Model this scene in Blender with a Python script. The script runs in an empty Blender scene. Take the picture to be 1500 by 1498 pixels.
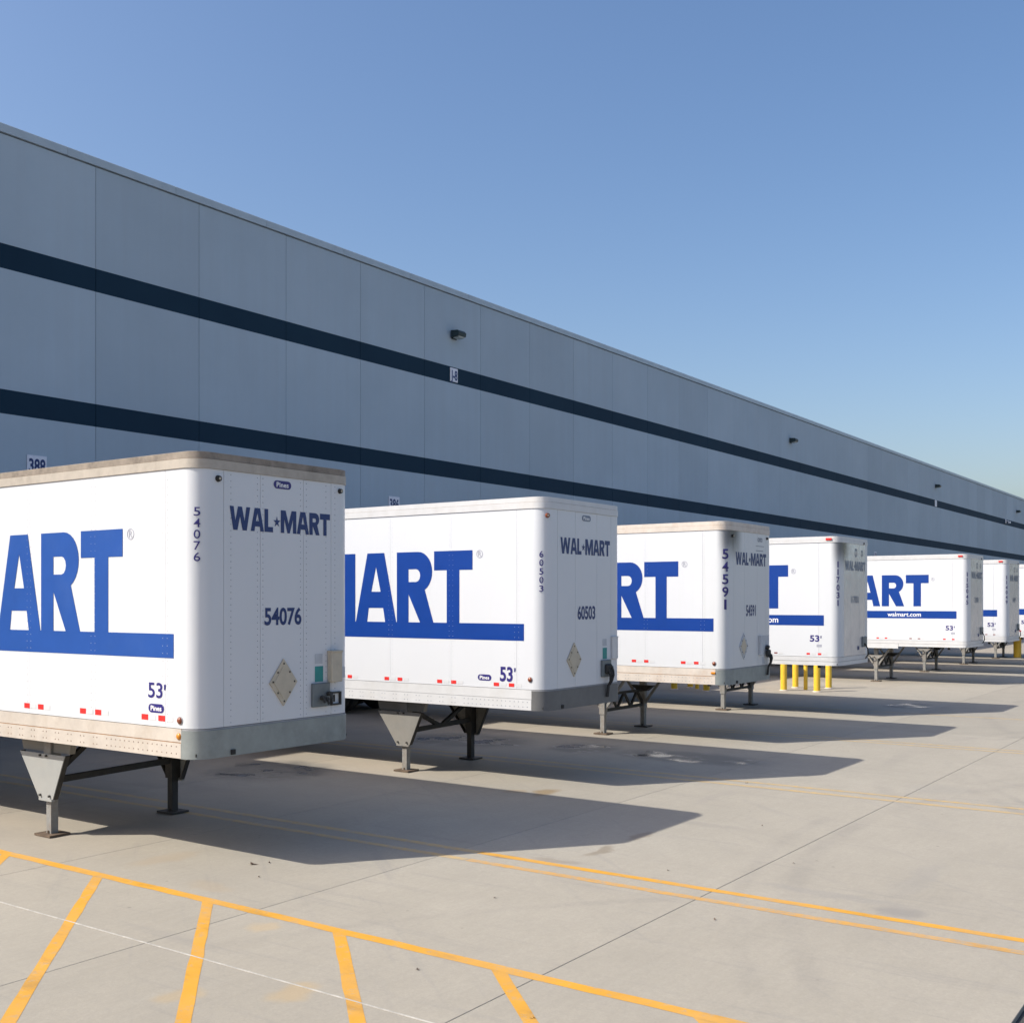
import bpy, bmesh, math, random
from mathutils import Vector, Matrix
random.seed(11)
S = bpy.context.scene
COL = S.collection
R = math.radians

# ------------------------------------------------------------------ camera
# X runs along the warehouse wall, Y runs from the camera towards the wall, Z is up
cam_d = bpy.data.cameras.new("camera")
cam = bpy.data.objects.new("camera", cam_d); COL.objects.link(cam)
cam.location = (0, 0, 2.66)
FWD = Vector((0.81726, 0.57627, 0))
cam.rotation_euler = FWD.to_track_quat('-Z', 'Y').to_euler()
cam_d.sensor_width = 36; cam_d.lens = 39.346
cam_d.shift_y = 0.0870
cam_d.clip_start = 0.1; cam_d.clip_end = 6000
S.camera = cam
S.render.resolution_x, S.render.resolution_y = 1024, 1022

# ------------------------------------------------------------------ light
SUN = Vector((0.854, -0.657, -1.0))               # direction the sunlight travels
sun_d = bpy.data.lights.new("sun", 'SUN'); sun_d.energy = 4.3; sun_d.angle = R(0.53)
sun_d.color = (1.0, 0.955, 0.865)
sun = bpy.data.objects.new("sun", sun_d); COL.objects.link(sun)
sun.rotation_euler = SUN.to_track_quat('-Z', 'Y').to_euler(); sun.location = (0, 0, 60)
world = bpy.data.worlds.new("World"); S.world = world; world.use_nodes = True
wn = world.node_tree.nodes; wl = world.node_tree.links
sky = wn.new("ShaderNodeTexSky"); sky.sky_type = 'NISHITA'; sky.sun_disc = False
sky.sun_elevation = math.atan2(1.0, math.hypot(SUN.x, SUN.y))
sky.sun_rotation = math.atan2(-SUN.x, -SUN.y)
sky.air_density = 1.1; sky.dust_density = 3.2; sky.ozone_density = 0.6; sky.altitude = 50
hs = wn.new("ShaderNodeHueSaturation"); hs.inputs["Saturation"].default_value = 1.20
wb = wn.new("ShaderNodeMix"); wb.data_type = 'RGBA'; wb.blend_type = 'MULTIPLY'; wb.inputs[0].default_value = 1; wb.inputs[7].default_value = (.965, .975, 1.05, 1)
wl.new(sky.outputs[0], hs.inputs["Color"]); wl.new(hs.outputs[0], wb.inputs[6]); wl.new(wb.outputs[2], wn["Background"].inputs[0])
wn["Background"].inputs[1].default_value = 0.124
S.view_settings.view_transform = 'Standard'; S.view_settings.look = 'None'
S.view_settings.exposure = 0.45; S.view_settings.gamma = 1
S.render.engine = 'CYCLES'; S.cycles.max_bounces = 8

# ------------------------------------------------------------------ materials
def new_mat(name):
    m = bpy.data.materials.new(name); m.use_nodes = True
    nt = m.node_tree; b = nt.nodes["Principled BSDF"]
    return m, nt, b
def nd(nt, typ, **kw):
    n = nt.nodes.new(typ)
    for k, v in kw.items():
        if k.startswith("i_"):
            key = k[2:]; key = int(key) if key.isdigit() else key.replace("_", " ")
            n.inputs[key].default_value = v
        else: setattr(n, k, v)
    return n
def coords(nt, kind="Object", scale=(1, 1, 1), loc=(0, 0, 0)):
    tc = nd(nt, "ShaderNodeTexCoord"); mp = nd(nt, "ShaderNodeMapping")
    mp.inputs["Scale"].default_value = scale; mp.inputs["Location"].default_value = loc
    nt.links.new(tc.outputs[kind], mp.inputs[0]); return mp.outputs[0]
def wpos(nt, scale=(1, 1, 1), loc=(0, 0, 0)):
    g = nd(nt, "ShaderNodeNewGeometry"); mp = nd(nt, "ShaderNodeMapping")
    mp.inputs["Scale"].default_value = scale; mp.inputs["Location"].default_value = loc
    nt.links.new(g.outputs["Position"], mp.inputs[0]); return mp.outputs[0]
def noise(nt, vec, scale, detail=4, rough=.55, lo=.3, hi=.7):
    n = nd(nt, "ShaderNodeTexNoise"); n.inputs["Scale"].default_value = scale
    n.inputs["Detail"].default_value = detail; n.inputs["Roughness"].default_value = rough
    nt.links.new(vec, n.inputs["Vector"])
    r = nd(nt, "ShaderNodeMapRange"); r.inputs[1].default_value = lo; r.inputs[2].default_value = hi
    nt.links.new(n.outputs[0], r.inputs[0]); return r.outputs[0]
def mix(nt, fac, a, b, mode='MIX'):
    m = nd(nt, "ShaderNodeMix", data_type='RGBA', blend_type=mode)
    for sock, v in ((m.inputs[0], fac), (m.inputs[6], a), (m.inputs[7], b)):
        if hasattr(v, "is_output"): nt.links.new(v, sock)
        elif isinstance(v, (int, float)): sock.default_value = v
        else: sock.default_value = (*v, 1) if len(v) == 3 else v
    return m.outputs[2]
def mth(nt, op, a, b=None, clamp=False):
    m = nd(nt, "ShaderNodeMath", operation=op); m.use_clamp = clamp
    for i, v in enumerate((a, b)):
        if v is None: continue
        if hasattr(v, "is_output"): nt.links.new(v, m.inputs[i])
        else: m.inputs[i].default_value = v
    return m.outputs[0]
def ramp(nt, v, a0, a1, b0=0, b1=1):
    r = nd(nt, "ShaderNodeMapRange"); r.interpolation_type = 'SMOOTHSTEP'
    r.inputs[1].default_value = a0; r.inputs[2].default_value = a1; r.inputs[3].default_value = b0; r.inputs[4].default_value = b1
    nt.links.new(v, r.inputs[0]); return r.outputs[0]
def bump(nt, b, h, strength, dist=.01):
    n = nd(nt, "ShaderNodeBump"); n.inputs["Strength"].default_value = strength; n.inputs["Distance"].default_value = dist
    nt.links.new(h, n.inputs["Height"]); nt.links.new(n.outputs[0], b.inputs["Normal"])
def simple(name, col, rough=.5, metal=0., var=.12, scale=6, dirt=None, dirtamt=.4, spec=.5):
    m, nt, b = new_mat(name)
    v = coords(nt)
    f = noise(nt, v, scale, 5, .6)
    c = mix(nt, f, tuple(x * (1 - var) for x in col), tuple(min(1, x * (1 + var)) for x in col))
    if dirt:
        d = noise(nt, v, scale * .45, 6, .68, .5, .75)
        c = mix(nt, mth(nt, 'MULTIPLY', d, dirtamt), c, dirt)
    nt.links.new(c, b.inputs["Base Color"])
    b.inputs["Roughness"].default_value = rough; b.inputs["Metallic"].default_value = metal
    b.inputs["Specular IOR Level"].default_value = spec
    return m
M = {}
def concrete_nodes(nt):
    """base colour and roughness of the yard concrete from world position"""
    p = wpos(nt)
    big = noise(nt, p, .22, 5, .6, .3, .7)
    mid = noise(nt, p, 1.6, 6, .65, .32, .68)
    fine = noise(nt, p, 42, 4, .7, .25, .75)
    brush = noise(nt, wpos(nt, (1.2, 9, 1)), 1.5, 4, .6, .3, .7)
    c = mix(nt, big, (0.326, 0.293, 0.235), (0.393, 0.357, 0.293))
    c = mix(nt, mth(nt, 'MULTIPLY', mid, .55), c, (0.271, 0.246, 0.200))
    c = mix(nt, mth(nt, 'MULTIPLY', brush, .25), c, (0.409, 0.376, 0.315))
    c = mix(nt, mth(nt, 'MULTIPLY', fine, .5), c, (0.245, 0.222, 0.182))
    grit = noise(nt, p, 15, 7, .82, .40, .66)
    c = mix(nt, mth(nt, 'MULTIPLY', grit, .40), c, (0.241, 0.222, 0.193))
    # tyre scuffs, long along Y and crossing
    sc = noise(nt, wpos(nt, (2.6, .16, 1), (3, 1, 0)), 1.7, 6, .72, .56, .78)
    c = mix(nt, mth(nt, 'MULTIPLY', sc, .55), c, (.20, .19, .18))
    rot = nd(nt, "ShaderNodeVectorRotate"); rot.inputs["Angle"].default_value = R(38)
    nt.links.new(wpos(nt), rot.inputs[0])
    mp = nd(nt, "ShaderNodeMapping"); mp.inputs["Scale"].default_value = (3.2, .22, 1)
    nt.links.new(rot.outputs[0], mp.inputs[0])
    sc2 = noise(nt, mp.outputs[0], 1.3, 6, .72, .57, .80)
    c = mix(nt, mth(nt, 'MULTIPLY', sc2, .55), c, (.21, .20, .19))
    # long tyre arcs left by turning tractors
    am = noise(nt, p, .55, 4, .6, .42, .66)
    for (ax, ay, rad, wd, amt) in ((21.0, -4.5, 9.4, .10, .30), (21.0, -4.5, 9.05, .06, .22), (20.0, -5.0, 10.6, .12, .24), (13.0, -6.0, 10.3, .10, .22), (13.0, -6.0, 10.75, .08, .18), (2.0, -2.0, 9.6, .07, .18), (30, -6, 12.2, .14, .22)):
        sb = nd(nt, "ShaderNodeVectorMath", operation='SUBTRACT'); nt.links.new(p, sb.inputs[0]); sb.inputs[1].default_value = (ax, ay, 0)
        ln = nd(nt, "ShaderNodeVectorMath", operation='LENGTH'); nt.links.new(sb.outputs[0], ln.inputs[0])
        dd = mth(nt, 'ABSOLUTE', mth(nt, 'SUBTRACT', ln.outputs["Value"], rad))
        k = mth(nt, 'MULTIPLY', ramp(nt, dd, wd * .3, wd * 1.6, amt, 0), am)
        c = mix(nt, k, c, (.16, .15, .14))
    # pitted dark specks and rusty drips
    vo = nd(nt, "ShaderNodeTexVoronoi"); vo.inputs["Scale"].default_value = 1.9
    nt.links.new(p, vo.inputs["Vector"])
    sp = ramp(nt, vo.outputs["Distance"], .015, .045, 1, 0)
    c = mix(nt, mth(nt, 'MULTIPLY', sp, .55), c, (.13, .115, .10))
    # particular oil and rust stains where the photograph shows them
    wob = nd(nt, "ShaderNodeTexNoise"); wob.inputs["Scale"].default_value = 3.1; wob.inputs["Detail"].default_value = 4
    nt.links.new(p, wob.inputs["Vector"])
    off = nd(nt, "ShaderNodeVectorMath", operation='SCALE'); off.inputs["Scale"].default_value = .34
    nt.links.new(wob.outputs["Color"], off.inputs[0])
    pp = nd(nt, "ShaderNodeVectorMath", operation='ADD'); nt.links.new(p, pp.inputs[0]); nt.links.new(off.outputs[0], pp.inputs[1])
    for (sx, sy, rx, ry, amt, col) in [
            (12.96, 8.59, .30, .20, .75, (.22, .15, .07)), (12.8, 8.95, .20, .16, .5, (.28, .21, .13)),
            (10.27, 6.09, .34, .10, .75, (.20, .165, .12)), (9.48, 6.75, .10, .22, .75, (.18, .14, .10)),
            (9.6, 6.25, .12, .30, .45, (.20, .16, .12)), (9.74, 2.80, .22, .28, .55, (.19, .18, .17)),
            (9.95, 3.5, .12, .9, .28, (.22, .21, .20)), (11.0, 3.0, .9, .16, .22, (.22, .21, .20)),
            (12.2, 5.7, .14, .55, .45, (.24, .22, .19)), (11.2, 6.1, .3, .12, .65, (.21, .17, .13)),
            (7.35, 9.6, .45, .2, .35, (.33, .25, .16)), (6.9, 8.3, .16, .3, .3, (.33, .25, .16)),
            (5.35, 5.6, .24, .16, .42, (.42, .29, .13)), (4.9, 6.2, .16, .16, .35, (.42, .29, .13)),
            (6.3, 6.9, .12, .16, .35, (.44, .31, .15)), (14.0, 6.5, .8, .14, .25, (.24, .22, .2)),
            (16.4, 4.2, .5, .5, .2, (.24, .23, .21)), (21, 9.6, 1.2, .4, .3, (.30, .24, .17))]:
        mp = nd(nt, "ShaderNodeMapping"); mp.vector_type = 'TEXTURE'
        mp.inputs["Location"].default_value = (sx + .17, sy + .17, .17); mp.inputs["Scale"].default_value = (rx, ry, 8)
        nt.links.new(pp.outputs[0], mp.inputs[0])
        ln = nd(nt, "ShaderNodeVectorMath", operation='LENGTH'); nt.links.new(mp.outputs[0], ln.inputs[0])
        k = ramp(nt, ln.outputs["Value"], .45, 1.15, amt, 0)
        c = mix(nt, k, c, col)
    # soiled, oily ground inside the docking bays near the wall
    sep = nd(nt, "ShaderNodeSeparateXYZ"); nt.links.new(p, sep.inputs[0])
    bay = ramp(nt, sep.outputs[1], 8.6, 14.0)
    so = noise(nt, wpos(nt, (.5, .25, 1)), 1.4, 6, .65, .35, .68)
    c = mix(nt, mth(nt, 'MULTIPLY', mth(nt, 'MULTIPLY', bay, so), .55), c, (.20, .18, .155))
    warm = noise(nt, wpos(nt, (.7, .3, 1)), .9, 4, .6, .3, .7)
    c = mix(nt, mth(nt, 'MULTIPLY', mth(nt, 'MULTIPLY', bay, warm), .55), c, (.44, .36, .27))
    # shallow standing water: darker and mirror-smooth where it lies
    wet = None
    wn_ = noise(nt, wpos(nt, (1, .7, 1)), 1.5, 5, .6, .46, .60)
    for (sx, sy, rx, ry) in ((17.25, 10.6, .8, .8), (17.25, 8.5, .8, 1.7), (28.9, 8.1, 1.0, .7), (17.0, 13.0, 1.2, 1.6), (12.2, 13.2, 1.2, 1.2)):
        mp = nd(nt, "ShaderNodeMapping"); mp.vector_type = 'TEXTURE'
        mp.inputs["Location"].default_value = (sx + .17, sy + .17, .17); mp.inputs["Scale"].default_value = (rx, ry, 8)
        nt.links.new(pp.outputs[0], mp.inputs[0])
        ln = nd(nt, "ShaderNodeVectorMath", operation='LENGTH'); nt.links.new(mp.outputs[0], ln.inputs[0])
        k = ramp(nt, ln.outputs["Value"], .55, 1.0, 1, 0)
        wet = k if wet is None else mth(nt, 'MAXIMUM', wet, k)
    damp = mth(nt, 'MULTIPLY', wet, .75)
    wet = mth(nt, 'MULTIPLY', wet, wn_)
    c = mix(nt, damp, c, (.17, .16, .14))
    c = mix(nt, mth(nt, 'MULTIPLY', wet, .6), c, (.12, .11, .10))
    rough = nd(nt, "ShaderNodeMapRange"); rough.inputs[3].default_value = .82; rough.inputs[4].default_value = .10
    nt.links.new(wet, rough.inputs[0])
    h = mth(nt, 'ADD', mth(nt, 'MULTIPLY', fine, .5), mid)
    h = mth(nt, 'MULTIPLY', h, mth(nt, 'SUBTRACT', 1.0, wet))
    return c, h, rough.outputs[0]
def make_concrete():
    m, nt, b = new_mat("yard_concrete")
    c, h, ro = concrete_nodes(nt)
    oi = nd(nt, "ShaderNodeObjectInfo")
    t = nd(nt, "ShaderNodeMapRange"); t.inputs[3].default_value = .95; t.inputs[4].default_value = 1.04
    nt.links.new(oi.outputs["Random"], t.inputs[0])
    cc = nd(nt, "ShaderNodeVectorMath", operation='SCALE'); nt.links.new(c, cc.inputs[0]); nt.links.new(t.outputs[0], cc.inputs["Scale"])
    nt.links.new(cc.outputs[0], b.inputs["Base Color"])
    nt.links.new(ro, b.inputs["Roughness"]); b.inputs["Specular IOR Level"].default_value = .45
    bump(nt, b, h, .35, .004)
    return m
M['concrete'] = make_concrete()
def make_paint(name, col, lo, hi, amt):
    m, nt, b = new_mat(name)
    c, h, ro = concrete_nodes(nt)
    p = wpos(nt)
    w = noise(nt, p, 9, 7, .75, lo, hi)
    w2 = noise(nt, p, 1.1, 4, .6, .35, .7)
    col2 = mix(nt, noise(nt, p, 2.3, 5, .6), tuple(x * .86 for x in col), col)
    # rubber smears across the paint
    sm = noise(nt, wpos(nt, (1.2, .4, 1)), 2.2, 6, .7, .55, .75)
    col2 = mix(nt, mth(nt, 'MULTIPLY', sm, .8), col2, (.30, .16, .03))
    f = mth(nt, 'MULTIPLY', mth(nt, 'MULTIPLY', w, mth(nt, 'ADD', mth(nt, 'MULTIPLY', w2, .3), .8)), amt, True)
    nt.links.new(mix(nt, f, c, col2), b.inputs["Base Color"])
    b.inputs["Roughness"].default_value = .7
    bump(nt, b, h, .3, .004)
    return m
M['yellow_paint'] = make_paint("yellow_line_paint", (.62, .305, .022), .24, .46, 1.0)
M['worn_paint'] = make_paint("worn_yellow_paint", (.60, .30, .035), .3, .55, .85)
M['faded_shaded_paint'] = make_paint("faded_shaded_yellow_paint", (.58, .36, .09), .30, .62, .75)
def make_asphalt():
    m, nt, b = new_mat("asphalt")
    p = wpos(nt)
    f = noise(nt, p, 60, 4, .8, .3, .7); g = noise(nt, p, .5, 5, .6)
    c = mix(nt, f, (.035, .034, .034), (.085, .08, .076)); c = mix(nt, mth(nt, 'MULTIPLY', g, .4), c, (.09, .085, .08))
    nt.links.new(c, b.inputs["Base Color"]); b.inputs["Roughness"].default_value = .85
    bump(nt, b, f, .6, .006); return m
M['asphalt'] = make_asphalt()
M['joint'] = simple("joint_filler", (.15, .142, .13), .9)  # dark filler colour showing in the gaps between slabs
M['sealant'] = simple("pale_joint_sealant", (.41, .39, .35), .7, var=.25, scale=9)
def make_wall():
    m, nt, b = new_mat("painted_precast_wall")
    p = wpos(nt); sep = nd(nt, "ShaderNodeSeparateXYZ"); nt.links.new(p, sep.inputs[0]); z = sep.outputs[2]
    a = noise(nt, p, .35, 5, .6); st = noise(nt, wpos(nt, (3.0, 3.0, .12)), 1.2, 5, .6)
    fine = noise(nt, p, 26, 4, .7, .2, .8)
    c = mix(nt, a, (.345, .425, .490), (.395, .480, .548))
    c = mix(nt, mth(nt, 'MULTIPLY', st, .30), c, (.34, .385, .43))
    c = mix(nt, mth(nt, 'MULTIPLY', fine, .12), c, (.45, .50, .56))
    oi = nd(nt, "ShaderNodeObjectInfo"); t = nd(nt, "ShaderNodeMapRange"); t.inputs[3].default_value = .955; t.inputs[4].default_value = 1.04
    nt.links.new(oi.outputs["Random"], t.inputs[0])
    cs = nd(nt, "ShaderNodeVectorMath", operation='SCALE'); nt.links.new(c, cs.inputs[0]); nt.links.new(t.outputs[0], cs.inputs["Scale"])
    dark = mix(nt, a, (.003, .022, .045), (.006, .030, .056))
    def band(z0, z1):
        return mth(nt, 'MULTIPLY', mth(nt, 'GREATER_THAN', z, z0), mth(nt, 'LESS_THAN', z, z1))
    f = mth(nt, 'ADD', band(9.81, 10.345), band(6.685, 7.21))
    nt.links.new(mix(nt, f, cs.outputs[0], dark), b.inputs["Base Color"])
    b.inputs["Roughness"].default_value = .75; b.inputs["Specular IOR Level"].default_value = .25
    bump(nt, b, fine, .25, .004)
    return m
M['wall'] = make_wall()
M['coping'] = simple("coping_metal", (.38, .45, .50), .45, .0, .06, 2)
M['backing'] = simple("dark_joint_backing", (.05, .06, .075), .9)
M['roofing'] = simple("roof_membrane", (.45, .45, .44), .9)
M['dock_door'] = simple("dock_door_paint", (.55, .57, .58), .5, 0, .08, 2, (.25, .24, .22), .4)
M['rubber'] = simple("black_rubber", (.018, .018, .018), .75, 0, .3)
M['tyre'] = simple("tyre_rubber", (.022, .021, .020), .85, 0, .3, 12, (.09, .08, .07), .4)

def white_paint(name, col, dirt, amt, streak=.2, soot=False, rough=.32):
    m, nt, b = new_mat(name)
    v = coords(nt)
    a = noise(nt, v, .8, 5, .6)
    c = mix(nt, a, tuple(x * .965 for x in col), col)
    st = noise(nt, coords(nt, "Object", (5, 5, .28)), 1.6, 6, .62, .52, .78)
    c = mix(nt, mth(nt, 'MULTIPLY', st, streak), c, dirt)
    sep = nd(nt, "ShaderNodeSeparateXYZ"); nt.links.new(v, sep.inputs[0])
    low = ramp(nt, sep.outputs[2], 1.2, 1.8, 1, 0)
    g = noise(nt, v, 3.2, 6, .7, .4, .72)
    c = mix(nt, mth(nt, 'MULTIPLY', mth(nt, 'MULTIPLY', low, g), amt), c, dirt)
    if soot:
        wv = noise(nt, coords(nt, "Object", (3, 3, 1)), 2.0, 5, .6, .1, .9)
        zz = mth(nt, 'ADD', sep.outputs[2], mth(nt, 'MULTIPLY', wv, .28))
        hz = ramp(nt, zz, 3.42, 4.08)
        dx = mth(nt, 'ABSOLUTE', mth(nt, 'ADD', sep.outputs[0], .80))
        hx = mth(nt, 'MULTIPLY', ramp(nt, dx, .06, .52, 1, 0), ramp(nt, sep.outputs[1], .06, .22, 1, 0))
        c = mix(nt, mth(nt, 'MULTIPLY', mth(nt, 'MULTIPLY', hz, hx), .93), c, (.022, .02, .018))
    nt.links.new(c, b.inputs["Base Color"])
    b.inputs["Roughness"].default_value = rough
    bump(nt, b, noise(nt, coords(nt, 'Object', (1.6, 1.6, .7)), 1.3, 3, .5, 0, 1), .10, .05)
    return m
M['white_old'] = white_paint("aged_white_panel", (.635, .65, .68), (.50, .52, .48), .35, .10)
M['white_mid'] = white_paint("white_panel", (.64, .655, .685), (.58, .56, .53), .3, .07)
M['white_worn'] = white_paint("weathered_white_panel", (.63, .645, .665), (.46, .48, .42), .4, .14, True)
M['white_new'] = white_paint("bright_white_panel", (.64, .655, .685), (.6, .59, .58), .2, .05)
M['white_soot'] = white_paint("sooty_white_panel", (.635, .65, .675), (.50, .53, .5), .3, .1, True)
def quilted(name, soot):
    m, nt, b = new_mat(name)
    v = coords(nt)
    n1 = noise(nt, coords(nt, "Object", (7, 7, .7)), 1.4, 5, .6, .2, .8)
    n2 = noise(nt, v, 2.2, 4, .55, .2, .8)
    c = mix(nt, n2, (.58, .59, .63), (.76, .77, .81))
    if soot:
        sep = nd(nt, "ShaderNodeSeparateXYZ"); nt.links.new(v, sep.inputs[0])
        zz = mth(nt, 'ADD', sep.outputs[2], mth(nt, 'MULTIPLY', n1, .3))
        hz = ramp(nt, zz, 3.40, 4.1); dx = mth(nt, 'ABSOLUTE', mth(nt, 'ADD', sep.outputs[0], .82))
        hx = ramp(nt, dx, .05, .5, 1, 0)
        c = mix(nt, mth(nt, 'MULTIPLY', mth(nt, 'MULTIPLY', hz, hx), .93), c, (.02, .018, .016))
    nt.links.new(c, b.inputs["Base Color"])
    b.inputs["Metallic"].default_value = .55; b.inputs["Roughness"].default_value = .24
    h = mth(nt, 'ADD', mth(nt, 'MULTIPLY', n1, .7), n2)
    bump(nt, b, h, .5, .02)
    return m
M['steel_nose'] = quilted("polished_nose_sheet", False)
M['steel_nose_soot'] = quilted("sooty_polished_nose_sheet", True)
M['rail_beige'] = simple("oxidised_beige_rail", (.50, .45, .395), .55, .0, .10, 5, (.36, .29, .22), .5)
M['rail_dirty'] = simple("grimy_top_rail", (.42, .375, .32), .6, .0, .10, 7, (.20, .17, .135), .45)
M['rail_grime'] = simple("grimy_rail_lip", (.25, .21, .17), .65, .0, .2, 7, (.07, .055, .045), .8)
M['rail_white'] = simple("white_rail", (.585, .585, .59), .4, 0, .05, 5, (.5, .47, .43), .4)
M['rail_rust'] = simple("weathered_rail", (.58, .52, .46), .6, 0, .10, 6, (.45, .30, .2), .55)
M['rust_line'] = simple("rusty_seam", (.27, .15, .07), .8, 0, .3, 10)
M['seam_grey'] = simple("grey_seam", (.32, .32, .33), .6)
M['skirt'] = simple("galvanised_skirt", (.26, .285, .28), .5, .25, .12, 5, (.14, .14, .13), .5)
M['skirt_dark'] = simple("dark_grey_skirt", (.135, .135, .135), .55, .1, .12, 5)
M['blue'] = simple("royal_blue_vinyl", (.016, .072, .30), .4, 0, .06, 3, (.045, .11, .34), .35)
M['blue_deep'] = simple("deep_blue_vinyl", (.002, .040, .245), .35, 0, .05, 3)
M['navy'] = simple("navy_vinyl", (.006, .028, .135), .4, 0, .05)
M['indigo'] = simple("indigo_vinyl", (.028, .022, .16), .4, 0, .05)
M['ghost'] = simple("weathered_lettering", (.16, .19, .25), .5, 0, .35, 14)
M['pale_print'] = simple("pale_grey_print", (.33, .34, .40), .5)
M['white_print'] = simple("white_print", (.8, .8, .8), .5, 0, .02)
M['red'] = simple("red_reflective_tape", (.68, .035, .03), .35, 0, .08)
M['red_dull'] = simple("dull_red_tape", (.22, .07, .065), .5, 0, .2)
M['tape_white'] = simple("white_reflective_tape", (.60, .605, .62), .3, 0, .03)
M['amber'] = simple("amber_lens", (.55, .21, .02), .2, 0, .1)
M['maroon'] = simple("maroon_lens", (.20, .055, .025), .25, 0, .15)
M['rivet'] = simple("rivet_heads", (.60, .605, .62), .4, 0, .08)
M['rivet_grey'] = simple("grey_rivet_heads", (.30, .32, .37), .5, .2, .15)
M['rivet_rust'] = simple("rusty_rivet_heads", (.30, .22, .17), .7, 0, .3)
M['tan'] = simple("tan_placard_metal", (.50, .44, .345), .5, .1, .08, 6, (.25, .22, .18), .4)
M['teal'] = simple("teal_sticker", (.02, .24, .23), .5)
M['paper'] = simple("grey_paper_label", (.47, .49, .52), .7)
M['box_grey'] = simple("grey_connector_plate", (.15, .17, .18), .5, .3, .15)
M['dark_metal'] = simple("dark_underframe", (.030, .029, .027), .7, .0, .3, 8, (.09, .07, .05), .5)
M['gear_grey'] = simple("grey_painted_leg", (.24, .235, .22), .6, 0, .15, 9, (.20, .13, .08), .55)
M['gear_light'] = simple("pale_grey_gusset", (.30, .305, .295), .6, 0, .06, 4, (.38, .35, .3), .3)
M['gear_mid'] = simple("warm_grey_gusset", (.22, .21, .19), .6, 0, .08, 4, (.24, .2, .16), .35)
M['shoe'] = simple("rusty_foot_plate", (.11, .075, .05), .8, 0, .35, 12)
M['bollard'] = simple("bollard_yellow", (.78, .50, .04), .45, 0, .08, 5, (.35, .22, .05), .35)
M['fixture'] = simple("dark_bronze_fixture", (.018, .035, .038), .45, .2)
M['lens'] = simple("fixture_glass", (.28, .32, .31), .15, 0, .05)
M['sign'] = simple("sign_plate", (.70, .70, .76), .45, 0, .04)
M['debris'] = simple("dry_debris", (.10, .06, .04), .9, 0, .4)

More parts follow.
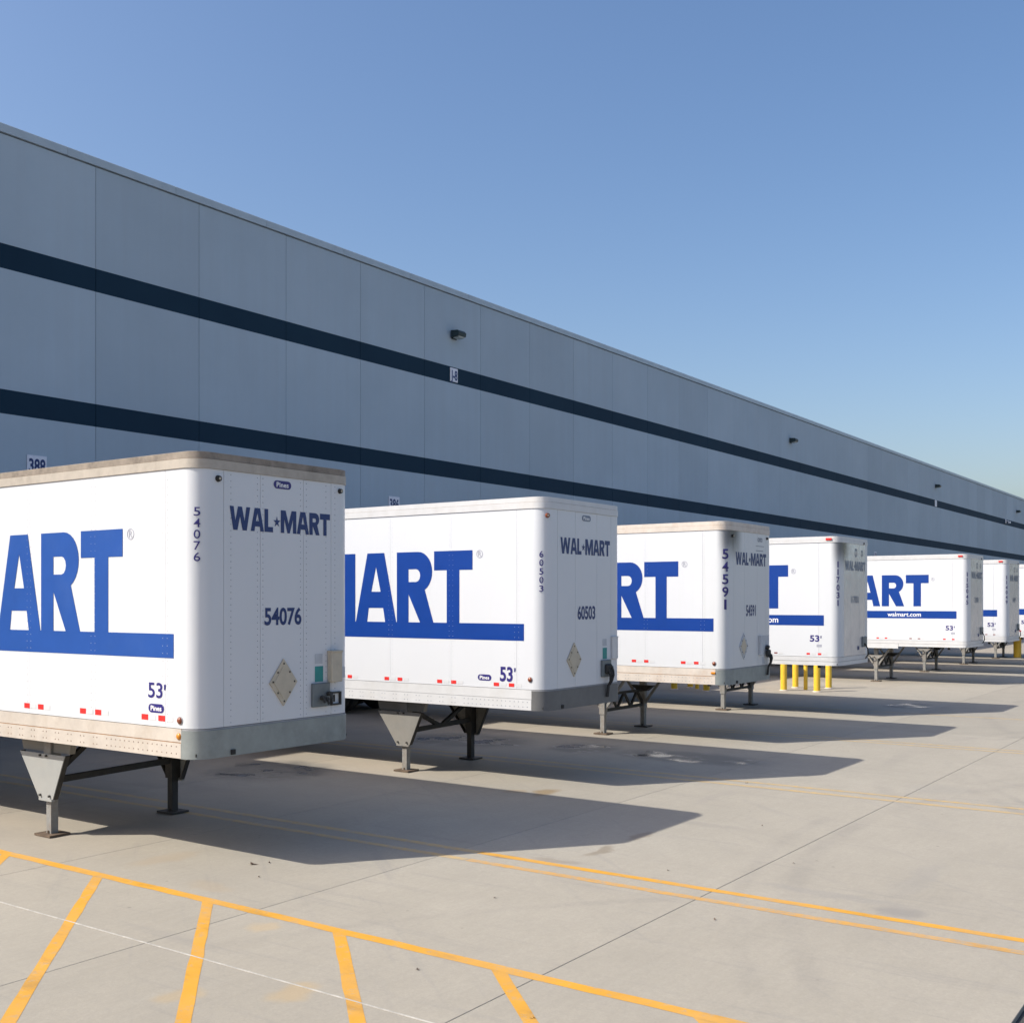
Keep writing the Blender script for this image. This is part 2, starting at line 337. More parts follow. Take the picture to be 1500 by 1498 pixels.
# ------------------------------------------------------------------ mesh helpers
class MB:
    def __init__(s): s.v = []; s.f = []
    def add(s, vs, fs):
        o = len(s.v); s.v += [tuple(p) for p in vs]; s.f += [tuple(i + o for i in q) for q in fs]; return s
    def box(s, x0, x1, y0, y1, z0, z1):
        vs = [(x, y, z) for z in (z0, z1) for y in (y0, y1) for x in (x0, x1)]
        return s.add(vs, [(0, 2, 3, 1), (4, 5, 7, 6), (0, 1, 5, 4), (2, 6, 7, 3), (0, 4, 6, 2), (1, 3, 7, 5)])
    def bevbox(s, x0, x1, y0, y1, z0, z1, r=.01, seg=1):
        bm = bmesh.new(); bmesh.ops.create_cube(bm, size=1)
        for v in bm.verts: v.co = ((x0 + x1) / 2 + v.co.x * (x1 - x0), (y0 + y1) / 2 + v.co.y * (y1 - y0), (z0 + z1) / 2 + v.co.z * (z1 - z0))
        bmesh.ops.bevel(bm, geom=bm.edges[:], offset=r, segments=seg, affect='EDGES')
        bm.verts.index_update(); s.add([v.co for v in bm.verts], [[v.index for v in f.verts] for f in bm.faces]); bm.free(); return s
    def prism(s, pts, axis, a, b):
        """pts: 2-D outline; axis x: (y,z), y: (x,z), z: (x,y); extruded a..b"""
        def P(p, t): return (t, p[0], p[1]) if axis == 'x' else (p[0], t, p[1]) if axis == 'y' else (p[0], p[1], t)
        n = len(pts); vs = [P(p, a) for p in pts] + [P(p, b) for p in pts]
        fs = [tuple(range(n)), tuple(range(2 * n - 1, n - 1, -1))] + [(i, (i + 1) % n, n + (i + 1) % n, n + i) for i in range(n)]
        return s.add(vs, fs)
    def tube(s, p0, p1, r, n=12, r1=None, cap=True):
        p0, p1 = Vector(p0), Vector(p1); d = (p1 - p0).normalized()
        a = d.orthogonal().normalized(); b = d.cross(a); r1 = r if r1 is None else r1
        vs = []
        for p, q in ((p0, r), (p1, r1)):
            for i in range(n):
                t = 2 * math.pi * i / n; vs.append(p + a * math.cos(t) * q + b * math.sin(t) * q)
        fs = [(i, (i + 1) % n, n + (i + 1) % n, n + i) for i in range(n)]
        if cap: fs += [tuple(range(n - 1, -1, -1)), tuple(range(n, 2 * n))]
        return s.add(vs, fs)
    def beam(s, p0, p1, w, h, up=(0, 0, 1)):
        p0, p1 = Vector(p0), Vector(p1); d = (p1 - p0).normalized()
        a = d.cross(Vector(up)).normalized(); b = a.cross(d)
        vs = [p + a * i * w / 2 + b * j * h / 2 for p in (p0, p1) for i, j in ((-1, -1), (1, -1), (1, 1), (-1, 1))]
        return s.add(vs, [(3, 2, 1, 0), (4, 5, 6, 7), (0, 1, 5, 4), (1, 2, 6, 5), (2, 3, 7, 6), (3, 0, 4, 7)])
    def lathe(s, prof, c, axis='z', n=20):
        vs = []; m = len(prof)
        for i in range(n):
            t = 2 * math.pi * i / n; ct, st = math.cos(t), math.sin(t)
            for r, h in prof:
                vs.append((c[0] + r * ct, c[1] + r * st, c[2] + h) if axis == 'z' else (c[0] + h, c[1] + r * ct, c[2] + r * st) if axis == 'x' else (c[0] + r * ct, c[1] + h, c[2] + r * st))
        fs = [(i * m + j, ((i + 1) % n) * m + j, ((i + 1) % n) * m + j + 1, i * m + j + 1) for i in range(n) for j in range(m - 1)]
        return s.add(vs, fs)
    def mesh(s, name, mat, smooth=None):
        me = bpy.data.meshes.new(name); me.from_pydata(s.v, [], s.f)
        bm = bmesh.new(); bm.from_mesh(me); bmesh.ops.recalc_face_normals(bm, faces=bm.faces); bm.to_mesh(me); bm.free()
        me.materials.append(mat)
        if smooth is not None:
            me.polygons.foreach_set("use_smooth", [True] * len(me.polygons)); me.set_sharp_from_angle(angle=R(smooth))
        me.update(); return me
    def build(s, name, mat, parent=None, smooth=None):
        return link(name, s.mesh(name, mat, smooth), parent)
def link(name, me, parent=None):
    o = bpy.data.objects.new(name, me); COL.objects.link(o)
    if parent: o.parent = parent
    return o
def empty(name, loc=(0, 0, 0), parent=None):
    o = bpy.data.objects.new(name, None); COL.objects.link(o); o.location = loc; o.empty_display_size = .3
    if parent: o.parent = parent
    return o
def tag(o, label, cat, group=None):
    o["label"] = label; o["category"] = cat
    if group: o["group"] = group
    return o

# ---- flat lettering: filled 2-D curves turned to triangles
def curve_tris(cu):
    o = bpy.data.objects.new("tmp", cu); COL.objects.link(o)
    dg = bpy.context.evaluated_depsgraph_get(); me = bpy.data.meshes.new_from_object(o.evaluated_get(dg))
    vs = [(v.co.x, v.co.y) for v in me.vertices]; fs = [tuple(p.vertices) for p in me.polygons]
    bpy.data.objects.remove(o); bpy.data.meshes.remove(me)
    return vs, fs
_tx = {}
def text2d(body, bold=0.0):
    """text tessellated, normalised so the capitals are 1 high, starting at x = 0"""
    k = (body, bold)
    if k in _tx: return _tx[k]
    cu = bpy.data.curves.new("tmp", 'FONT'); cu.body = body; cu.size = 1; cu.offset = bold; cu.fill_mode = 'BOTH'; cu.resolution_u = 4
    vs, fs = curve_tris(cu); bpy.data.curves.remove(cu)
    hh = max(v[1] for v in vs); x0 = min(v[0] for v in vs); y0 = min(0, min(v[1] for v in vs) if body.isdigit() else 0)
    vs = [((x - x0) / (hh - y0), (y - y0) / (hh - y0)) for x, y in vs]
    _tx[k] = (vs, fs); return _tx[k]
def arc(cx_, cy_, rx, ry, a0, a1, n=10):
    return [(cx_ + rx * math.cos(R(a0 + (a1 - a0) * i / n)), cy_ + ry * math.sin(R(a0 + (a1 - a0) * i / n))) for i in range(n + 1)]
GL = {
 'T': (.675, [[(0, 1), (0, .734), (.226, .734), (.226, 0), (.448, 0), (.448, .734), (.675, .734), (.675, 1)]]),
 'R': (.676, [[(0, 0), (0, 1)] + arc(.40, .715, .253, .285, 90, -62, 12) + [(.676, 0), (.433, 0), (.219, .40), (.219, 0)],
              [(.219, .575), (.219, .757)] + arc(.36, .666, .075, .091, 90, -90, 6)]),
 'A': (.787, [[(0, 0), (.23, 1), (.556, 1), (.787, 0), (.575, 0), (.537, .205), (.256, .205), (.225, 0)], [(.307, .44), (.398, .80), (.487, .44)]]),
 'L': (.52, [[(0, 0), (0, 1), (.225, 1), (.225, .225), (.52, .225), (.52, 0)]]),
 'M': (.98, [[(0, 0), (0, 1), (.30, 1), (.49, .42), (.68, 1), (.98, 1), (.98, 0), (.765, 0), (.765, .62), (.565, 0), (.415, 0), (.215, .62), (.215, 0)]]),
 'W': (1.18, [[(.20, 0), (0, 1), (.225, 1), (.325, .40), (.475, 1), (.705, 1), (.855, .40), (.955, 1), (1.18, 1), (.98, 0), (.735, 0), (.59, .60), (.445, 0)]]),
 '*': (.42, [[(.21 + (.23 if i % 2 == 0 else .088) * math.sin(math.pi * i / 5), .46 + (.25 if i % 2 == 0 else .098) * math.cos(math.pi * i / 5)) for i in range(10)]]),
}
def outline2d(loops):
    cu = bpy.data.curves.new("tmp", 'CURVE'); cu.dimensions = '2D'; cu.fill_mode = 'BOTH'
    for lp in loops:
        sp = cu.splines.new('POLY'); sp.points.add(len(lp) - 1); sp.use_cyclic_u = True
        for p, (x, y) in zip(sp.points, lp): p.co = (x, y, 0, 1)
    vs, fs = curve_tris(cu); bpy.data.curves.remove(cu); return vs, fs
_lg = {}
def logo2d(word, gap):
    if (word, gap) in _lg: return _lg[(word, gap)]
    V, F = [], []; x = 0
    for i, ch in enumerate(word):
        w, lp = GL[ch]; vs, fs = outline2d(lp); o = len(V)
        V += [(a + x, b) for a, b in vs]; F += [tuple(j + o for j in q) for q in fs]
        x += w + gap
    _lg[(word, gap)] = (V, F, x - gap); return _lg[(word, gap)]
def pill(w, h, n=8):
    r = h / 2
    return arc(w / 2 - r, 0, r, r, -90, 90, n) + arc(-w / 2 + r, 0, r, r, 90, 270, n)

# ------------------------------------------------------------------ the yard
YB = [1.49, 4.41, 7.345, 10.30, 13.26, 16.22, 19.18, 22.80]     # joints that run along the wall
XB = [-42, -12, 5.475, 23.3, 41.2, 59.0, 76.9, 94.7, 112.6, 130.4, 148.3, 166.1, 184, 202, 236, 270]
ground = MB().add([(-900, -1500, -.10), (2600, -1500, -.10), (2600, 1800, -.10), (-900, 1800, -.10)], [(0, 1, 2, 3)]).build("ground", M['asphalt'])
ground["kind"] = "structure"
bounce_yard = MB().add([(-300, -160, -.045), (700, -160, -.045), (700, -5.5, -.045), (-300, -5.5, -.045)], [(0, 1, 2, 3)]).build("bounce_yard", M['concrete'])  # unseen pale concrete, added to bounce light onto the trailer noses
bounce_yard["kind"] = "structure"
lane = MB().add([(-300, -5.6, -.035), (700, -5.6, -.035), (700, 1.50, -.035), (-300, 1.50, -.035)], [(0, 1, 2, 3)]).build("asphalt_lane", M['asphalt'])
lane["kind"] = "structure"
yard = MB().box(XB[0], XB[-1], YB[0] + .01, YB[-1], -.09, -.022).build("concrete_yard", M['joint'])
yard["kind"] = "structure"
for j in range(len(YB) - 1):
    for i in range(len(XB) - 1):
        g = .0028
        b = MB().bevbox(XB[i] + g, XB[i + 1] - g, YB[j] + g, YB[j + 1] - g, -.085, 0, .003)
        b.build("slab", M['concrete'], yard)
MB().box(5.475 - .007, 5.475 + .007, 1.6, 19.0, -.02, .0025).build("joint_sealant", M['sealant'], yard)
def sheet(pts, name, mat, z=.004):
    n = len(pts); mb = MB().add([(x, y, z) for x, y in pts], [tuple(range(n))])
    return mb.build(name, mat, yard)
def ragged(x0, x1, y0, y1, seg=.22, jit=.006):
    n = max(2, int((y1 - y0) / seg)); L_, R_ = [], []
    for i in range(n + 1):
        y = y0 + (y1 - y0) * i / n
        L_.append((x0 + random.uniform(-jit, jit), y)); R_.append((x1 + random.uniform(-jit, jit), y))
    return L_ + R_[::-1]
def strip_line(x0, x1, y0, y1, mat):
    pts = ragged(x0, x1, y0, y1); n = len(pts) // 2
    Lp, Rp = pts[:n], pts[n:][::-1]
    vs = [(x, y, .0016) for x, y in Lp] + [(x, y, .0016) for x, y in Rp]
    fs = [(i, n + i, n + i + 1, i + 1) for i in range(n - 1)]
    return MB().add(vs, fs).build("painted_line", mat, yard)
strip_line(6.512, 6.628, 1.75, 21.5, M['yellow_paint'])
strip_line(9.085, 9.185, 1.55, 7.0, M['worn_paint']); strip_line(9.42, 9.525, 1.55, 7.1, M['yellow_paint'])
strip_line(9.085, 9.185, 7.02, 19, M['faded_shaded_paint']); strip_line(9.42, 9.525, 7.12, 19, M['faded_shaded_paint'])  # fainter colour from the trailer's shadow edge inward, shade painted into the lines
for x0, x1 in ((15.02, 15.14), (15.38, 15.49), (21.0, 21.1), (21.32, 21.42), (26.95, 27.05), (38.8, 38.95), (44.8, 44.95)):
    strip_line(x0, x1, 1.55, 19, M['faded_shaded_paint'])
hd = Vector((-2.62, -2.85)).normalized(); hn = Vector((-hd.y, hd.x))
for t in (17.4, 15.8, 14.22, 12.65, 11.07, 9.47, 7.87, 6.28, 4.70, 3.10):
    Ls = min(6.0, (t - 1.7) / -hd.y)
    k = hd.x / hd.y
    a = Vector((6.509, t)); n = max(4, int(Ls / .25)); vs = []; fs = []
    hw = .050
    for i in range(n + 1):
        c = a + hd * (Ls * i / n)
        if i == 0:      # mitre against the long line
            pl = Vector((6.509, t - hw / abs(hd.x))); pr = Vector((6.509, t + hw / abs(hd.x)))
        else:
            pl = c + hn * (hw + random.uniform(-.005, .005)); pr = c - hn * (hw + random.uniform(-.005, .005))
            if (pl - a).dot(hd) < (pr - a).dot(hd) - 1: pl, pr = pr, pl
        if i == 0 and (pl - a).dot(hn) < 0: pl, pr = pr, pl
        vs += [(pl.x, pl.y, .0016), (pr.x, pr.y, .0016)]
    fs = [(2 * i, 2 * i + 1, 2 * i + 3, 2 * i + 2) for i in range(n)]
    MB().add(vs, fs).build("painted_hatch", M['yellow_paint'], yard)

# ------------------------------------------------------------------ warehouse
YW, PW, J0 = 22.83, 2.976, 15.64
IDX0, IDX1 = -9, 62
wh = empty("warehouse", (J0 + IDX0 * PW, YW, 0))
tag(wh, "long grey-blue precast warehouse with two dark horizontal stripes", "warehouse")
pan = MB().bevbox(.005, PW - .005, 0, .18, 0, 12.70, .006).mesh("wall_panel", M['wall'])
cop = MB().prism([(-.045, 12.725), (-.045, 12.90), (-.03, 12.915), (.40, 12.93), (.40, 12.725)], 'x', .004, PW - .004).mesh("coping", M['coping'])
def rel(o, i):
    o.location = ((i - IDX0) * PW, 0, 0); return o
for i in range(IDX0, IDX1):
    rel(link("wall_panel", pan, wh), i)
    c = link("coping", cop, wh); c.location = ((i - IDX0) * PW - .75, 0, 0)
tot = (IDX1 - IDX0) * PW
MB().box(0, tot, .10, .30, 0, 12.72).build("backing_wall", M['backing'], wh)
MB().box(.02, tot - .02, .32, 70, 12.45, 12.6).build("roof", M['roofing'], wh)
MB().box(.02, .22, .32, 70, 0, 12.44).build("end_wall", M['wall'], wh)
MB().box(tot - .22, tot - .02, .32, 70, 0, 12.44).build("end_wall", M['wall'], wh)
# one dock position every two panels: sectional door in a steel frame with rubber bumpers
sec = MB()
for q in range(5): sec.bevbox(-.86, .86, -.05, -.012, 1.20 + q * .54, 1.20 + q * .54 + .53, .008)
sec = sec.mesh("dock_door", M['dock_door'])
frm = MB().box(-.98, -.88, -.09, -.004, 1.1, 4.02).box(.88, .98, -.09, -.004, 1.1, 4.02).box(-.88, .88, -.09, -.004, 3.92, 4.02).mesh("door_frame", M['dark_metal'])
bum = MB().bevbox(-.16, .16, -.34, -.004, .85, 1.25, .02).mesh("dock_bumper", M['rubber'])
for k in range(-3, 30):
    xc = 14.155 + 5.952 * (k - 1)
    d = link("dock_door", sec, wh); f2 = link("door_frame", frm, wh); d.location = f2.location = (xc - wh.location.x, 0, 0)
    for s_ in (-1, 1):
        bb = link("dock_bumper", bum, wh); bb.location = (xc - wh.location.x + s_ * .7, 0, 0)

def facing_decal(tris, x0, z0, sx, sz, y, name, mat, parent):
    vs, fs = tris[0], tris[1]
    return MB().add([(x0 + a * sx, y, z0 + b * sz) for a, b in vs], fs).build(name, mat, parent)
def wall_sign(name, txt, idx, z0, z1, w, label, cat):
    x = J0 + idx * PW
    o = empty(name, (x, YW, z0)); tag(o, label, cat, "number signs on the warehouse wall")
    h = z1 - z0
    MB().bevbox(-w / 2, w / 2, -.028, -.004, 0, h, .006).build("plate", M['sign'], o)
    if txt:
        t = text2d(txt, .03); wd = max(v[0] for v in t[0])
        tw = w * .84
        facing_decal(t, -tw / 2, h * .14, tw / wd, h * .70, -.031, "lettering", M['navy'], o)
    return o
wall_sign("dock_number_sign", "388", -.5, 5.41, 5.86, .47, "white dock number sign reading 388 above the nearest trailer", "sign")
wall_sign("dock_number_sign", "386", 3.5, 5.41, 5.86, .50, "white dock number sign reading 386 above the trailer numbered 60503", "sign")
wall_sign("dock_number_sign", "378", 19.5, 5.41, 5.86, .50, "tiny white dock number sign above the first polished-nose trailer past the bollards", "sign")
wall_sign("bay_sign", "J-8", 4.5, 9.86, 10.31, .40, "white bay sign on the upper dark stripe under the nearest wall light", "sign")
wall_sign("bay_sign", None, 24.5, 9.84, 10.33, .55, "far narrow white bay sign on the upper dark stripe", "sign")
cam_b = empty("wall_camera", (J0 + 32.8 * PW, YW, 10.05)); tag(cam_b, "tiny pale camera on a bracket at the far upper stripe", "camera")
MB().box(-.05, .05, -.30, -.004, .1, .16).bevbox(-.12, .12, -.06, -.003, -.1, .3, .01).build("bracket", M['sign'], cam_b)
MB().bevbox(-.09, .30, -.42, -.24, -.10, .08, .02).build("housing", M['sign'], cam_b)
for n, (i, lab) in enumerate(zip((4.5, 14.5, 24.5, 34.5), ("nearest dark wall light, above the white bay sign", "second dark wall light along the warehouse parapet",
                                    "third dark wall light, above the far narrow sign", "farthest tiny dark wall light beside the frame edge"))):
    o = empty("wall_light", (J0 + i * PW, YW, 11.24)); tag(o, lab, "wall light", "lights along the warehouse wall")
    MB().bevbox(-.13, .13, -.05, -.003, .02, .30, .01).build("back_plate", M['fixture'], o)
    MB().prism([(-.05, .28), (-.32, .26), (-.38, .19), (-.36, .08), (-.05, .05)], 'x', -.20, .20).build("housing", M['fixture'], o)
    MB().prism([(-.34, .073), (-.32, .035), (-.12, .02), (-.08, .047)], 'x', -.15, .15).build("lens", M['lens'], o)

# ------------------------------------------------------------------ semi-trailers
W, CR, LEN = 2.19, .20, 13.3
HW = W / 2
A = math.pi * CR / 2
def pos(s):
    """point and outward normal on the trailer's plan outline; s = 0 where the near-side corner starts"""
    if s <= 0: return (-HW, CR - s, -1, 0)
    if s < A:
        t = s / CR; return (-HW + CR - CR * math.cos(t), CR - CR * math.sin(t), -math.cos(t), -math.sin(t))
    s -= A
    if s <= W - 2 * CR: return (-HW + CR + s, 0, 0, -1)
    s -= W - 2 * CR
    if s < A:
        t = s / CR; return (HW - CR + CR * math.sin(t), CR - CR * math.cos(t), math.sin(t), -math.cos(t))
    return (HW, CR + s - A, 1, 0)
STOT = 2 * A + W - 2 * CR
def strip(mb, s0, s1, z0, z1, o0, o1):
    """solid band following the outline from s0 to s1, offset o0 (inner) .. o1 (outer)"""
    ks = {s0, s1}
    for a, b in ((0, A), (A + W - 2 * CR, STOT)):
        for i in range(9):
            t = a + (b - a) * i / 8
            if s0 < t < s1: ks.add(t)
    ks = sorted(ks); vs = []
    for s in ks:
        x, y, nx, ny = pos(s)
        for o, z in ((o0, z0), (o1, z0), (o1, z1), (o0, z1)): vs.append((x + nx * o, y + ny * o, z))
    n = len(ks); fs = [(0, 1, 2, 3), tuple(4 * (n - 1) + q for q in (3, 2, 1, 0))]
    for i in range(n - 1):
        for q in range(4):
            r_ = (q + 1) % 4; fs.append((4 * i + q, 4 * i + 4 + q, 4 * i + 4 + r_, 4 * i + r_))
    return mb.add(vs, fs)
def SX(x): return A + (x - CR)                       # s of a nose point x metres from the near side
def rivet(mb, c, n, r=.007, h=.006):
    c = Vector(c); n = Vector(n); a = n.orthogonal().normalized(); b = n.cross(a)
    vs = [c + (a * math.cos(t) + b * math.sin(t)) * r for t in [i * math.pi / 3 for i in range(6)]] + [c + n * h]
    mb.add(vs, [(i, (i + 1) % 6, 6) for i in range(6)])
def on_side(tris, y0, z0, sy, sz, off, name, mat, parent, near=True):
    """lettering on the near side: reads towards the nose"""
    vs, fs = tris[0], tris[1]
    return MB().add([(-HW - off, y0 - a * sy, z0 + b * sz) for a, b in vs], fs).build(name, mat, parent)
def on_outline(tris, s0, z0, ss, sz, off, name, mat, parent):
    vs, fs = tris[0], tris[1]; out = []
    for a, b in vs:
        x, y, nx, ny = pos(s0 + a * ss); out.append((x + nx * off, y + ny * off, z0 + b * sz))
    return MB().add(out, fs).build(name, mat, parent)
PANW = 1.19
_cache = {}
def cached(key, fn):
    if key not in _cache: _cache[key] = fn()
    return _cache[key]

def wheel_parts(parent, x, y, sgn):
    w = link("wheel", cached('rim', lambda: MB().lathe([(.02, .02), (.12, .02), (.13, .05), (.25, -.03), (.29, .04), (.30, .12), (.30, -.10)], (0, 0, 0), 'x', 18).mesh("rim", M['gear_grey'], 40)), parent)
    t = link("tyre", cached('tyre', lambda: MB().lathe([(.29, .12), (.34, .135), (.46, .13), (.50, .10), (.505, 0), (.50, -.10), (.46, -.13), (.34, -.135), (.29, -.12)], (0, 0, 0), 'x', 22).mesh("tyre", M['tyre'], 35)), w)
    w.location = (x, y, .505)
    return w

def landing_gear(t, style, ygear, zb, gus):
    lx = .83
    for sgn in (-1, 1):  # dark metal on far-side leg parts paints in the shade below the box
        x = sgn * lx
        mb = MB()
        if style == 'gusset':
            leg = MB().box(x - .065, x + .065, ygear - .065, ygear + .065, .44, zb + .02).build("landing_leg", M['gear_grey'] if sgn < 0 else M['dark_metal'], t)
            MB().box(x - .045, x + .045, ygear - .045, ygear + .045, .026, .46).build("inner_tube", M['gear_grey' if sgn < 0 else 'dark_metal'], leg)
            xo = x + sgn * .068
            MB().prism([(ygear - .36, zb - .18), (ygear + .52, zb - .18), (ygear + .14, .425), (ygear - .13, .425)], 'x', min(xo, xo + sgn * .012), max(xo, xo + sgn * .012)).build("gusset", gus, leg)
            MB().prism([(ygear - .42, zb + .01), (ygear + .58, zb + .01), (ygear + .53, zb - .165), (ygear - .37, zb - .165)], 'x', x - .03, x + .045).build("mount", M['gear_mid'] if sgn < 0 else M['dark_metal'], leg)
            MB().box(xo - .02, xo + .02, ygear - .12, ygear + .13, .40, .425).build("collar", gus, leg)
            mb2 = MB()
            for yy in (ygear - .08, ygear + .1): mb2.tube((xo + sgn * .012, yy, .46), (xo + sgn * .035, yy, .46), .014, 6)
            for yy in (ygear - .02, ygear + .1): mb2.tube((xo + sgn * .012, yy, zb - .20), (xo + sgn * .035, yy, zb - .20), .013, 6)
            mb2.build("bolt", M['dark_metal'], leg)
            # stiffening flanges bent back from the plate's sloping edges
            for y0, y1 in ((ygear - .36, ygear - .13), (ygear + .52, ygear + .14)):
                MB().beam((x + sgn * .042, y0, zb - .18), (x + sgn * .042, y1, .425), .055, .014, (0, 1, .6) if y0 < y1 else (0, -1, .6)).build("flange", M['dark_metal'], leg)
        else:
            leg = MB().box(x - .06, x + .06, ygear - .06, ygear + .06, .40, zb + .02).build("landing_leg", M['gear_grey'], t)
            MB().box(x - .046, x + .046, ygear - .046, ygear + .046, .026, .42).build("inner_tube", M['gear_grey'], leg)
            br = MB()
            for s2 in (-1, 1): br.beam((x, ygear + s2 * .04, .50), (x, ygear + s2 * .50, zb + .01), .045, .05)
            br.build("brace", M['gear_grey'], leg)
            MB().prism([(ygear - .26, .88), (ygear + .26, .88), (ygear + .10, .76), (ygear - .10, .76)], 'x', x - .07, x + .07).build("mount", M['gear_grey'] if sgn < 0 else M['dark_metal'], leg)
        sh = MB().box(x - .13, x + .13, ygear - .15, ygear + .15, .006, .028)
        sh.box(x - .058, x + .058, ygear - .012, ygear + .012, .028, .06)
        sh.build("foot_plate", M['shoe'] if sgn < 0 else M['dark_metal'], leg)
    if style == 'gusset':
        MB().beam((-lx, ygear, .62), (lx, ygear, .66), .06, .07).build("cross_brace", M['dark_metal'], t)
        if gus is M['gear_light']:
            pts = [((-lx, ygear, .66), (-.22, ygear + .02, zb)), ((lx, ygear, .66), (.22, ygear + .02, zb))]
        else:
            pts = [((-lx, ygear, zb - .1), (-.05, ygear, .66)), ((lx, ygear, zb - .1), (.08, ygear, .66))]
        for a, b in pts: MB().beam(a, b, .05, .06).build("cross_brace", M['dark_metal'], t)
    else:
        MB().beam((-lx, ygear, .47), (lx, ygear, .47), .05, .06).build("cross_brace", M['dark_metal'], t)
        MB().beam((-lx, ygear, .78), (lx, ygear, .78), .05, .05).build("cross_brace", M['dark_metal'], t)
        zz = [(-lx + 2 * lx * i / 6, .47 if i % 2 == 0 else .78) for i in range(7)]
        for a, b in zip(zz[:-1], zz[1:]):
            MB().beam((a[0], ygear, a[1]), (b[0], ygear, b[1]), .04, .045).build("lattice_bar", M['dark_metal'], t)
    # crank handle and shaft
    if style != 'gusset': MB().tube((-lx - .07, ygear + .03, .80), (-lx - .16, ygear + .03, .80), .014, 8).tube((-lx - .15, ygear + .03, .80), (-lx - .15, ygear + .30, .70), .012, 8).build("crank_handle", M['dark_metal'], t)

def trailer(k, ynose, num, spec, label):
    """spec: old (riveted, grey skirt) / steel (polished nose, no skirt)"""
    P = dict(spec)
    t = empty("semi_trailer", (8.209 + 5.952 * k, ynose, 0)); tag(t, label, "trailer", "box trailers backed up to the dock")
    zb, zt = P['zb'], 4.12
    side, nosem, rail, toprail = M[P['side']], M[P['nose']], M[P['rail']], M[P['top']]
    steel = P['kind'] == 'steel'
    ztr = 3.96 if not steel else 3.985
    zp0 = 1.40 if not steel else 1.375
    # inner core of the box, set in behind the skin
    core = MB(); n_ = 14
    pl = [(-HW + .03, LEN), (-HW + .03, CR)] + [(-HW + CR - (CR - .03) * math.cos(R(90 * i / 6)), CR - (CR - .03) * math.sin(R(90 * i / 6))) for i in range(1, 7)]
    pl += [(HW - CR + (CR - .03) * math.sin(R(90 * i / 6)), CR - (CR - .03) * math.cos(R(90 * i / 6))) for i in range(0, 7)] + [(HW - .03, LEN)]
    core.prism(pl, 'z', zb + .06, zt - .02).build("inner_box", M['rail_white'], t)
    rf = MB().prism([(x * 1.02, y if y > LEN - .1 else y - .02) for x, y in pl], 'z', zt - .018, zt + .004).build("roof", toprail, t)
    # skin: side panels on both sides, curved corner sheets and nose sheets
    np_ = 11; y0 = .47
    pm = cached(('panel', P['side'], zp0), lambda: MB().bevbox(-.012, 0, .0008, PANW - .0008, zp0 + .004, ztr - .002, .0006).mesh("side_panel", side))
    pm2 = cached(('panelr', P['side'], zp0), lambda: MB().bevbox(0, .012, .0008, PANW - .0008, zp0 + .004, ztr - .002, .0006).mesh("side_panel", side))
    last = LEN - (y0 + 10 * PANW)
    for i in range(np_):
        for m_, x in ((pm, -HW + .012), (pm2, HW - .012)):
            o = link("side_panel", m_, t); o.location = (x, y0 + i * PANW, 0)
            if i == np_ - 1: o.scale.y = last / PANW
    sl, sr = SX(.341), SX(W - .341)
    a0 = -(y0 - CR) + .003
    cs = M['white_soot'] if P.get('soot') and not steel else side if not steel else M['steel_nose_soot'] if P.get('soot') else side
    zn0 = 1.385 if not steel else 1.30
    cm = P.get('corner', P['side'])
    strip(MB(), a0, sl - .0025, zp0 + .004, ztr - .002, -.012, 0).build("corner_sheet", M[cm], t, 30)
    strip(MB(), sr + .0025, STOT - a0, zp0 + .004, ztr - .002, -.012, 0).build("corner_sheet", M[cm], t, 30)
    for a, b in ((.341, .82), (.82, 1.43), (1.43, W - .341)):
        strip(MB(), SX(a) + .0022, SX(b) - .0022, zp0 + .004, ztr - .002, -.012, 0).build("nose_sheet", nosem, t, 30)
    # top rail: two stepped bands
    sE = LEN - CR
    strip(MB(), -sE, STOT + sE, ztr, 4.052, -.012, .012).build("top_rail", toprail, t, 30)
    strip(MB(), -sE, STOT + sE, 4.056, zt, -.012, .004).build("top_rail_lip", M[P.get("lip", P["top"])], t, 30)
    strip(MB(), -sE, STOT + sE, 4.0525, 4.0555, -.012, .002).build("rail_groove", M["rust_line" if P["kind"] == "old" else "seam_grey"], t, 30)
    # bottom rail
    if not steel:
        for s0, s1 in ((-sE, -.012), (STOT + .012, STOT + sE)):
            strip(MB(), s0, s1, zb, 1.258, -.03, .014).build("bottom_rail", rail, t)
            strip(MB(), s0, s1, 1.268, 1.398, -.03, .007).build("rail_band", rail, t)
            strip(MB(), s0, s1, 1.256, 1.270, -.03, .004).build("rail_seam", M[P['seam']], t)
        strip(MB(), -.010, STOT + .010, zb - .004, 1.383, -.03, .012).build("nose_skirt", M[P['skirt']], t, 30)
        strip(MB(), -.010, STOT + .010, 1.384, 1.398, -.03, .002).build("skirt_trim", M['seam_grey'], t, 30)
        MB().box(-HW + .42, -HW + .47, -.03, 0, zb + .01, zb + .06).build("tow_eye", M['rubber'], t)
    else:
        strip(MB(), -sE, STOT + sE, 1.275, 1.372, -.03, .006).build("rail_band", rail, t, 30)
        strip(MB(), -1.95, STOT + 1.95, zb, 1.268, -.03, .010).build("bottom_rail", rail, t, 30)
        for s0, s1 in ((-sE, -1.96), (STOT + 1.96, STOT + sE)):
            strip(MB(), s0, s1, zb - .07, 1.268, -.03, .012).build("bottom_rail", rail, t)
    # rivets
    def rv():
        mb = MB()
        for i in range(np_):
            for d_ in (-.035, .035):
                y = y0 + i * PANW + d_
                z = 1.46
                while z < ztr - .05:
                    rivet(mb, (-HW - .0015, y, z), (-1, 0, 0), .0058, .005); z += .075
        return mb.mesh("rivets", M['rivet'])
